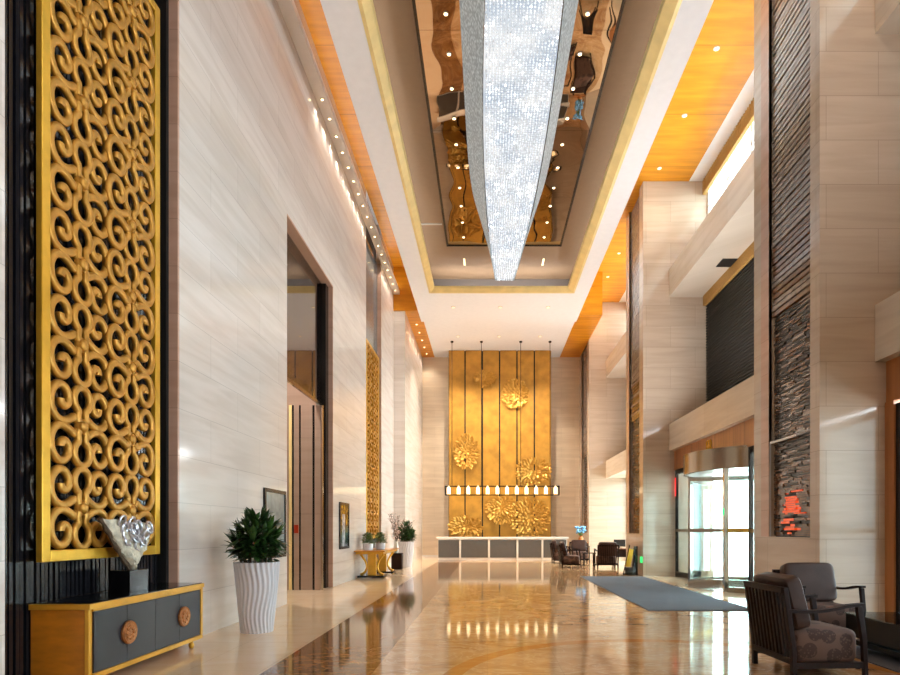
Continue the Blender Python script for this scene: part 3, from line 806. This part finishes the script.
def bush(x, y, z, label, seed):
    rr = random.Random(seed)
    t = thing('potted_bush', (x, y, z), label, 'plant', 'small bushes on the console table')
    MB().lathe((x, y, z), [(.12, 0), (.15, .01), (.165, .2), (.16, .215), (.145, .21), (.14, .17)], 24).build('pot', 'pot_white', t)
    mb = MB()
    for k in range(520):
        a, e = rr.uniform(0, 2*PI), rr.uniform(-.2, PI/2); q = rr.random()**.4
        c = Vector((x+.17*q*math.cos(a)*math.cos(e), y+.25*q*math.sin(a)*math.cos(e), z+.25+.30*q*math.sin(e)))
        leaf(mb, c, (math.cos(a), math.sin(a), rr.uniform(-.3, .8)), rr.uniform(.06, .1), .035, .4, 4)
    mb.build('foliage', 'leaf_mid', t)
    MB().lathe((x, y, z+.16), [(.14, 0), (.02, .02)], 16).build('soil', 'pot_soil', t)
bush(-3.75, 18.9, .87, 'low green bush in white pot on the console table, nearer the wall', 5)
bush(-3.46, 19.45, .87, 'low green bush in white pot on the console table, on the aisle side', 6)
bx = tag(B(-3.62, -3.22, 22.7, 23.1, 0, .62).build('plinth_box', 'dark_wood', bevel=.01, smooth=False), 'dark wooden cube plinth on the floor behind the console table', 'plinth')
tv = thing('branch_vase', (-3.46, 22.9, .62), 'tall vase of dried pale blossom branches on the dark plinth', 'vase')
MB().lathe((-3.46, 22.9, .62), [(.06, 0), (.09, .1), (.08, .28), (.04, .4), (.05, .44), (.04, .43)], 20).build('vase', 'vase_white', tv)
mb = MB(); bl = MB()
for k in range(9):
    a = R.uniform(0, 2*PI); p = Vector((-3.46, 22.9, 1.0)); pts = [p.copy()]; dv = Vector((.22*math.cos(a), .22*math.sin(a), 1))
    for j in range(6):
        p = p+dv.normalized()*R.uniform(.14, .22); dv += Vector((R.uniform(-.3, .3), R.uniform(-.3, .3), 0)); pts.append(p.copy())
        for q in range(3):
            e = p+Vector((R.uniform(-.12, .12), R.uniform(-.12, .12), R.uniform(-.05, .12))); mb.tube([p, e], .005, 4)
            bl.pillow(e, .022, .022, .02, 1, None, 6, 4)
    mb.tube(pts, .009, 5)
mb.build('branches', 'twig', tv); bl.build('blossoms', 'blossom', tv)

# ------------------------------------------------------------------ reception: gold panelled wall, petal reliefs, pendant bar, desk
YG = 31.7
def at(px, py, Y): return ((px-487)/600*Y, Y, 1.5+(530-py)/600*Y)
gp = thing('gold_panel_wall', (.7, 32.3, 0), 'tall gilded panel wall of six upright boards behind the reception desk', 'panel')
xs = [at(q, 0, YG)[0] for q in (448.3, 465, 482.4, 499.6, 517, 534.4, 551.5)]
B(xs[0]+.01, xs[-1]-.01, YG+.06, 32.99, 0, 10.98).build('dark_backing', 'black_gap', gp, smooth=False)
for a, b in zip(xs[:-1], xs[1:]):
    B(a+.035, b-.035, YG, YG+.08, 0, 10.99).build('gilded_board', 'leaf_gold', gp, smooth=False, bevel=.005)
def relief(px, py, rx, ry, seed, dens=1.0):
    rr = random.Random(seed); c = Vector(at(px, py, YG-.02)); rx *= YG/600; ry *= YG/600
    mb = MB()
    for ring, (q, npet) in enumerate(((.97, 30), (.82, 26), (.66, 21), (.5, 16), (.33, 10), (.15, 5))):
        for k in range(int(npet*dens)):
            if rr.random() < .08: continue
            a = 2*PI*(k+rr.uniform(-.25, .25))/int(npet*dens)+ring*.3; qq = q*rr.uniform(.92, 1.05)
            p = c+Vector((rx*qq*math.cos(a), -.03-.10*(1-q)*rr.uniform(.6, 1.3), ry*qq*math.sin(a)))
            out = Vector((math.cos(a), 0, math.sin(a))); tang = Vector((-math.sin(a), 0, math.cos(a)))
            out = (out*math.cos(.5)+tang*rr.uniform(-.6, .6)).normalized(); tang = out.cross(Vector((0, -1, 0)))
            L = rr.uniform(.15, .23); W = rr.uniform(.06, .09); lift = rr.uniform(.03, .11)
            vs = []
            for i in range(5):
                t = i/4; w = W*math.sin(PI*(.12+.80*t))
                for s in (-1, 0, 1):
                    vs.append(p+out*L*(t-.5)+tang*w*s+Vector((0, -lift*t*t-(.03 if s == 0 else 0), 0)))
            top = len(vs); vs2 = vs+[v+Vector((0, .012, 0)) for v in vs]
            fs = []
            for i in range(4):
                for s in range(2):
                    a0 = 3*i+s; fs.append((a0, a0+1, a0+4, a0+3)); fs.append((a0+top, a0+3+top, a0+4+top, a0+1+top))
            mb.add(vs2, fs)
    mb.build('petal_relief', 'petal_gold', gp, ang=60)
relief(485, 379, 10, 8, 1, .7)
relief(515, 394, 13, 14, 2)
relief(466, 452, 12, 17, 3)
relief(533, 471, 18, 13, 4)
relief(501, 509, 15, 14, 5)
relief(529, 518, 20, 20, 6, 1.3)
relief(466, 527, 17, 11, 7)

YP = 30.2
pb = thing('pendant_light', (.8, YP, 3.26), 'long gold pendant light bar with twelve glowing lamps above the reception desk', 'pendant light')
x0, x1, zp0, zp1 = -2.09, 3.62, 3.26, 3.70; mb = MB()
for y in (YP-.14, YP+.14):
    for z in (zp0, zp1): mb.bar((x0, y, z), (x1, y, z), .035, .035)
    for x in (x0, x1): mb.bar((x, y, zp0), (x, y, zp1), .03, .03)
for x in (x0, x1):
    for z in (zp0, zp1): mb.bar((x, YP-.14, z), (x, YP+.14, z), .03, .03)
mb.build('frame', 'dark_steel', pb, smooth=False)
for k in range(4):
    x = at((452, 481.4, 520.7, 550)[k], 0, YP)[0]
    MB().tube([(x, YP, zp1), (x, YP, 10.96)], .014, 6).build('rod', 'dark_steel', pb)
    MB().lathe((x, YP, 10.93), [(.06, 0), (.075, .03), (.075, .07)], 14).build('ceiling_rose', 'dark_steel', pb)
for k in range(12):
    x = x0+.17+(x1-x0-.34)*k/11
    lp = MB().lathe((x, YP, 0), [(.09, zp0+.05), (.09, zp1-.08), (.05, zp1-.05), (.04, zp1+.03), (.03, zp1+.04)], 14).build('lamp', 'lamp_white', pb)
    MB().lathe((x, YP, zp0-.005), [(.03, 0), (.06, .03), (.04, .06)], 10).build('lamp_base', 'brass', lp)

YD = 30.0
dk = thing('reception_desk', (.75, YD+.4, 0), 'long reception desk with dark grey panels and white stone top', 'desk')
B(-2.52, 4.07, YD-.12, YD+.8, 1.06, 1.15).build('countertop', 'white_marble', dk, smooth=False, bevel=.01)
B(-2.45, 4.0, YD+.02, YD+.7, 0, 1.06).build('body', 'white_marble', dk, smooth=False)
dv = [437.4, 460.2, 489, 517.4, 542.4, 567.4]
dxs = [(q-487)/600*YD for q in dv]
for a, b in zip(dxs[:-1], dxs[1:]): B(a+.05, b-.06, YD-.03, YD+.03, .12, 1.0).build('front_panel', 'desk_grey', dk, smooth=False, bevel=.006)
for q in dxs[1:-1]: B(q-.04, q+.04, YD-.06, YD+.03, 0, 1.06).build('divider', 'white_marble', dk, smooth=False)

# ------------------------------------------------------------------ entrance: carpet, revolving door, side panels
tag(B(3.0, 5.0, 11.1, 19.3, 0, .012).build('entrance_carpet', 'carpet_grey', smooth=False), 'long grey entrance mat on the marble before the revolving door', 'mat')
CX, CY, CR = 7.2, 15.75, 1.9
rd = thing('revolving_door', (CX, CY, 0), 'large glass revolving door with bronze canopy at the right entrance', 'revolving door')
def ringwall(r0, r1, z0, z1, a0, a1, n):
    mb = MB(); vs = []
    for i in range(n+1):
        a = a0+(a1-a0)*i/n
        for r, z in ((r0, z0), (r1, z0), (r1, z1), (r0, z1)): vs.append((CX+r*math.cos(a), CY+r*math.sin(a), z))
    fs = []
    for i in range(n):
        for k in range(4): fs.append((4*i+k, 4*i+(k+1) % 4, 4*i+4+(k+1) % 4, 4*i+4+k))
    if abs(a1-a0) < 2*PI-.01: fs += [(0, 1, 2, 3), (4*n+3, 4*n+2, 4*n+1, 4*n)]
    return mb.add(vs, fs)
ringwall(CR-.05, CR+.05, 2.98, 3.5, 0, 2*PI, 64).build('canopy', 'bronze_steel', rd, ang=30)
MB().lathe((CX, CY, 3.0), [(CR-.06, 0), (CR-.06, .04)], 48).build('canopy_ceiling', 'white_gloss', rd)
MB().lathe((CX, CY, 0), [(CR, .001), (CR, .008)], 48).build('floor_ring', 'bronze_steel', rd)
ha = math.asin(1.25/CR)
for s in (-1, 1):
    for base in (PI, 0):
        a = base+s*ha
        c = (CX+CR*math.cos(a), CY+CR*math.sin(a))
        B(c[0]-.055, c[0]+.055, c[1]-.055, c[1]+.055, 0, 3.0).build('post', 'chrome', rd, smooth=False, bevel=.01)
for a0, a1 in ((PI+ha+.03, 2*PI-ha-.03), (ha+.03, PI-ha-.03)):
    ringwall(CR-.008, CR+.008, .12, 2.96, a0, a1, 24).build('curved_pane', 'pane', rd, ang=60)
    ringwall(CR-.03, CR+.03, 1.44, 1.54, a0, a1, 24).build('curved_rail', 'brass', rd, ang=60)
    ringwall(CR-.04, CR+.04, 0.005, .13, a0, a1, 24).build('curved_kick', 'bronze_steel', rd, ang=60)
MB().lathe((CX, CY, .01), [(.09, 0), (.09, 2.97)], 20).build('centre_shaft', 'chrome', rd)
for k in range(3):
    a = math.radians(160+120*k); dx_, dy_ = math.cos(a), math.sin(a); nx, ny = -dy_, dx_
    def P(r, z): return (CX+r*dx_, CY+r*dy_, z)
    mb = MB()
    for z, h in ((.09, .16), (1.49, .10), (2.88, .12)): mb.bar(P(.1, z), P(1.82, z), .05, h)
    for r in (.14, 1.79): mb.bar(P(r, .05), P(r, 2.94), .05, .07, (nx, ny, 0))
    wg = mb.build('wing', 'chrome', rd, smooth=False)
    MB().bar(P(.18, 1.5), P(1.76, 1.5), .008, 2.7).build('wing_pane', 'pane', wg, smooth=False)
a = PI-ha; c = (CX+CR*math.cos(PI+ha)-.06, CY+CR*math.sin(PI+ha))
B(c[0]-.01, c[0]+.004, c[1]-.04, c[1]+.04, 1.86, 2.02).build('green_light', 'green_led', rd, smooth=False)
def side_panel(name, y0, y1, label, red):
    mb = MB(); x = 6.14
    mb.box(x, x+.08, y0, y0+.09, 0, 3.45); mb.box(x, x+.08, y1-.09, y1, 0, 3.45); mb.box(x, x+.08, y0+.09, y1-.09, 3.3, 3.45); mb.box(x, x+.08, y0+.09, y1-.09, 0, .16)
    o = struct(mb.build(name, 'dark_steel', smooth=False, bevel=.006), label, 'door')
    B(x+.035, x+.045, y0+.09, y1-.09, .16, 3.3).build('pane', 'pane', o, smooth=False)
    B(x-.02, x+.07, y0+.09, y1-.09, 1.44, 1.53).build('push_bar', 'bronze_steel', o, smooth=False)
    if red: B(x-.012, x, y1-.07, y1-.02, 2.6, 3.2).build('red_light', 'red_led', o, smooth=False)
side_panel('door_2', 17.4, 19.58, 'glass side door with a red light left of the revolving door', True)
side_panel('door_3', 11.5, 14.1, 'glass side door behind the near pillar, right of the revolving door', False)
em = thing('wall_emblem', (6.1, 17.2, 3.9), 'small gold emblem on the timber fascia over the revolving door', 'emblem')
mb = MB(); c = Vector((6.10, 16.5, 3.80))
for k in range(4):
    a = k*PI/2+PI/4; mb.tube([c+Vector((0, .11*math.cos(a)+.09*math.cos(b), .11*math.sin(a)+.09*math.sin(b))) for b in [2*PI*j/14 for j in range(14)]], .018, 6, closed=True, ref=(1, 0, 0))
mb.lathe(c, [(.05, -.02), (.05, .02)], 14, 'x'); mb.build('emblem_knot', 'frame_gold', em)

# ------------------------------------------------------------------ lounge chairs
def make_chair(label, group):
    t = thing('lounge_chair', (0, 0, 0), label, 'chair', group)
    W = .39
    for s in (-1, 1):
        MB().prism([(-.39, s*W-.025, 0), (-.34, s*W-.025, 0), (-.35, s*W-.025, .3), (-.44, s*W-.025, .93), (-.49, s*W-.025, .93), (-.40, s*W-.025, .3)], (0, .05, 0)).build('rear_leg', 'dark_wood', t, smooth=False, bevel=.004)
        MB().prism([(.35, s*W-.022, 0), (.39, s*W-.022, 0), (.375, s*W-.022, .4), (.33, s*W-.022, .735), (.27, s*W-.022, .735), (.325, s*W-.022, .4)], (0, .045, 0)).build('front_leg', 'dark_wood', t, smooth=False, bevel=.004)
        pts = spline([(-.44, s*W, .70), (-.25, s*W, .685), (-.02, s*W, .70), (.18, s*W, .74), (.34, s*W, .755)], 4)
        mb = MB()
        for a, b in zip(pts[:-1], pts[1:]): mb.bar(a, (b[0]+.004, b[1], b[2]), .06, .03)
        mb.build('armrest', 'dark_wood', t, smooth=False)
        B(-.36, .34, s*W-.02, s*W+.02, .12, .18).build('side_rail', 'dark_wood', t, smooth=False)
    mb = MB()
    mb.bar((-.472, -W, .90), (-.472, W, .90), .045, .06); mb.build('top_rail', 'dark_wood', t, smooth=False)
    MB().bar((-.378, -W, .19), (-.378, W, .19), .045, .06).build('bottom_rail', 'dark_wood', t, smooth=False)
    for k in range(10):
        y = -W+.07+(2*W-.14)*k/9
        MB().bar((-.378, y, .2), (-.472, y, .9), .03, .02, (1, 0, 0)).build('slat', 'dark_wood', t, smooth=False)
    B(.30, .34, -W+.03, W-.03, .10, .17).build('front_rail', 'dark_wood', t, smooth=False)
    MB().pillow((-.005, 0, .325), .345, .355, .175, .22).build('seat_cushion', 'flower_fabric', t)
    M = Matrix.Rotation(math.radians(-14), 3, 'Y')
    MB().pillow((-.285, 0, .76), .085, .355, .275, .2, M).build('back_cushion', 'leather', t)
    return t
G1, G2 = 'carved lounge chairs by the near coffee table', 'lounge chairs in the far lounge'
c1 = make_chair('slat-backed dark wood lounge chair nearest, seen from behind at lower right', G1)
def put(o, x, y, deg): o.location = (x, y, 0); o.rotation_euler = (0, 0, math.radians(deg))
put(c1, 3.40, 6.38, 3)
def again(x, y, deg, label, group):
    c = copy_tree(c1); put(c, x, y, deg); c['label'] = label; c['group'] = group; return c
again(4.54, 8.2, -90, 'leather-cushioned lounge chair facing the viewer behind the glass coffee table', G1)
again(3.32, 23.95, 0, 'lounge chair before the reception desk, nearer of the two facing right', G2)
again(3.36, 27.2, 0, 'lounge chair before the reception desk, farther of the two facing right', G2)
again(4.34, 28.1, -90, 'far lounge chair facing the viewer below the blue flowers', G2)
again(4.66, 23.5, 90, 'far lounge chair turned away, its dark back to the viewer beside the mat', G2)

tag(B(4.32, 6.1, -.9, 7.72, 0, .012).build('rug', 'rug_dark', smooth=False), 'dark grey rug under the glass coffee table', 'rug')
tb = thing('coffee_table', (5.2, 6.5, .012), 'black coffee table with a glass top at the right edge', 'table')
x0, x1, y0, y1 = 4.50, 5.95, 5.4, 7.58
B(x0, x1, y0, y1, .452, .465).build('glass_top', 'table_glass', tb, smooth=False)
mb = MB(); mb.box(x0+.02, x0+.09, y0+.02, y1-.02, .18, .45); mb.box(x1-.09, x1-.02, y0+.02, y1-.02, .18, .45); mb.box(x0+.09, x1-.09, y0+.02, y0+.09, .18, .45); mb.box(x0+.09, x1-.09, y1-.09, y1-.02, .18, .45)
mb.build('frame', 'black_matte', tb, smooth=False, bevel=.004)
B(x0+.06, x1-.06, y0+.06, y1-.06, .08, .14).build('lower_shelf', 'black_matte', tb, smooth=False)
for x in (x0+.02, x1-.09):
    for y in (y0+.02, y1-.09): B(x, x+.07, y, y+.07, .012, .18).build('leg', 'black_matte', tb, smooth=False)

# far lounge furniture
st = thing('side_table', (4.1, 25.0, 0), 'small dark side table among the far lounge chairs', 'table')
B(3.98, 4.52, 24.75, 25.25, .53, .56).build('tabletop', 'black_lacquer', st, smooth=False)
for x in (4.02, 4.44):
    for y in (24.79, 25.17): B(x, x+.04, y, y+.04, 0, .53).build('leg', 'black_lacquer', st, smooth=False)
wd = thing('writing_desk', (5.75, 25.2, 0), 'wooden writing desk in the far lounge behind the middle pillar', 'desk')
B(5.25, 6.4, 24.8, 25.5, .70, .74).build('desktop', 'fascia_wood', wd, smooth=False)
B(5.3, 6.35, 25.42, 25.46, .35, .70).build('modesty_panel', 'dark_wood', wd, smooth=False)
for x in (5.28, 6.31):
    for y in (24.84, 25.4): B(x, x+.05, y, y+.05, 0, .70).build('leg', 'dark_wood', wd, smooth=False)
mo = thing('monitor', (5.55, 25.15, .74), 'dark flat monitor standing on the far writing desk', 'monitor')
B(5.32, 5.80, 25.14, 25.17, .80, 1.10).build('display', 'screen_black', mo, smooth=False, bevel=.005)
MB().box(5.45, 5.67, 25.08, 25.26, .74, .752).box(5.54, 5.58, 25.17, 25.19, .752, .9).build('stand', 'dark_steel', mo, smooth=False)
sd = thing('sign_stand', (4.82, 20.1, 0), 'black upright stand with a slanted golden board beside the middle pillar', 'stand')
MB().prism([(4.86, 20.05, 0), (5.04, 20.05, 0), (5.04, 20.05, .96), (4.93, 20.05, .96)], (0, .14, 0)).build('black_board', 'black_lacquer', sd, smooth=False, bevel=.005)
MB().prism([(4.62, 20.0, .28), (4.78, 20.0, .28), (4.89, 20.0, .84), (4.75, 20.0, .88)], (0, .03, 0)).build('golden_board', 'frame_gold', sd, smooth=False)
mb = MB(); mb.bar((4.56, 20.1, .0), (4.78, 20.1, 1.0), .03, .03); mb.box(4.56, 5.04, 20.03, 20.2, 0, .05); mb.box(4.62, 4.88, 20.05, 20.1, .05, .26); mb.build('frame', 'dark_steel', sd, smooth=False)
tag(B(5.082, 5.1, 19.68, 19.92, .42, .62).build('exit_sign', 'green_led', smooth=False), 'small green light low on the middle pillar', 'sign')
fc = thing('flower_console', (4.57, 29.4, 0), 'narrow brown console against the farthest pillar holding blue flowers', 'table')
B(4.2, 4.95, 29.2, 29.6, .86, .90).build('tabletop', 'fascia_wood', fc, smooth=False)
B(4.25, 4.9, 29.24, 29.56, .66, .86).build('drawer', 'fascia_wood', fc, smooth=False)
for x in (4.23, 4.88):
    for y in (29.23, 29.53): B(x, x+.045, y, y+.045, 0, .86).build('leg', 'dark_wood', fc, smooth=False)
fv = thing('flower_vase', (4.6, 29.4, .90), 'brown vase of pale blue flowers on the far console', 'vase')
MB().lathe((4.6, 29.4, .90), [(.07, 0), (.13, .08), (.12, .2), (.07, .28), (.09, .32), (.07, .31)], 18).build('vase', 'copper', fv)
mb = MB(); sm = MB()
for k in range(34):
    a = R.uniform(0, 2*PI); q = .27*math.sqrt(R.random()); z = 1.36+R.uniform(0, .30)
    p = Vector((4.6+q*math.cos(a), 29.4+q*.6*math.sin(a), z)); mb.pillow(p, .06, .06, .05, 1, None, 8, 5); sm.tube([(4.6, 29.4, 1.15), p], .006, 4)
mb.build('flowers', 'blue_petal', fv); sm.build('stems', 'leaf_mid', fv)

# ------------------------------------------------------------------ light and camera
w = bpy.data.worlds.new('sky'); scene.world = w; w.use_nodes = True
bg = w.node_tree.nodes['Background']; bg.inputs[0].default_value = (.86, .94, 1.0, 1); bg.inputs[1].default_value = 13.0
def portal(x, y0, y1, z0, z1):
    d = bpy.data.lights.new('daylight_portal', 'AREA'); d.shape = 'RECTANGLE'; d.size = z1-z0; d.size_y = y1-y0; d.cycles.is_portal = True
    o = bpy.data.objects.new('daylight_portal', d); COL.objects.link(o); o.location = (x, (y0+y1)/2, (z0+z1)/2); o.rotation_euler = (0, PI/2, 0)
for y0, y1 in bays: portal(7.45, y0, y1, 11.3, 12.9)
portal(9.6, -4, 33, 0, 4.0)
def fill_strip(x, y0, y1, z, wdt, power, tilt=0, col=(.93, .97, 1)):  # upward area light added as fill, no visible fitting
    d = bpy.data.lights.new('fill_light', 'AREA'); d.shape = 'RECTANGLE'; d.energy = power; d.color = col
    o = bpy.data.objects.new('fill_light', d); COL.objects.link(o)
    d.size = wdt; d.size_y = y1-y0; o.location = (x, (y0+y1)/2, z); o.rotation_euler = (PI, tilt, 0)
fill_strip(-2.45, 1, 24, 10.92, .12, 60, 0, (1, .93, .82)); fill_strip(3.55, 1, 24, 10.92, .12, 60, 0, (1, .93, .82))           # added unseen strips that brighten the coffer
for y0, y1, a, b in ((11.46, 19.6, 11, 230), (22, 30, 14, 165)):
    fill_strip(6.75, y0+1.5, y1-2.2, 10.03, .5, a)                                         # added fill on top of the upper stone beams, lifting the ceiling
    fill_strip(6.1, y0+.8, y1-1.6, 5.02, .25, b, -.75)                                   # added unseen fill on the balcony bands, aimed at the white ceiling
fill_strip(6.1, -.8, 4.2, 5.02, .25, 480, -.75)  # same added fill on the near balcony band
d = bpy.data.lights.new('fill_light', 'AREA'); d.shape = 'RECTANGLE'; d.energy = 45; d.size = 5; d.size_y = .12
o = bpy.data.objects.new('fill_light', d); COL.objects.link(o); o.location = (.55, 23.5, 10.92); o.rotation_euler = (PI-.5, 0, 0)  # added unseen strip that lightens the coffer's far side
spot((-5.2, 13.2, 7.85), 800, (1, .93, .86), 2.2, .12)                              # added unseen lamp to brighten the side lobby panels
fill_strip(-3.92, -4, 26, 11.9, .1, 60)                                                 # added fill on the ledge over the left wall, brightening the orange soffit

cam = bpy.data.cameras.new('camera'); co = bpy.data.objects.new('camera', cam); COL.objects.link(co)
co.location = (0, 0, 1.5); co.rotation_euler = (PI/2, 0, 0)
cam.sensor_width = 36; cam.lens = 24; cam.shift_x = -(487-450)/900; cam.shift_y = (530-337.5)/900; cam.clip_end = 200
scene.camera = co
scene.view_settings.view_transform = 'Standard'; scene.view_settings.look = 'None'; scene.view_settings.gamma = 1; scene.view_settings.use_curve_mapping = False
scene.view_settings.exposure = .68
cy = scene.cycles
cy.use_denoising = True; cy.max_bounces = 10; cy.diffuse_bounces = 5; cy.glossy_bounces = 6; cy.transparent_max_bounces = 16
cy.caustics_reflective = False; cy.caustics_refractive = False; cy.sample_clamp_indirect = 6
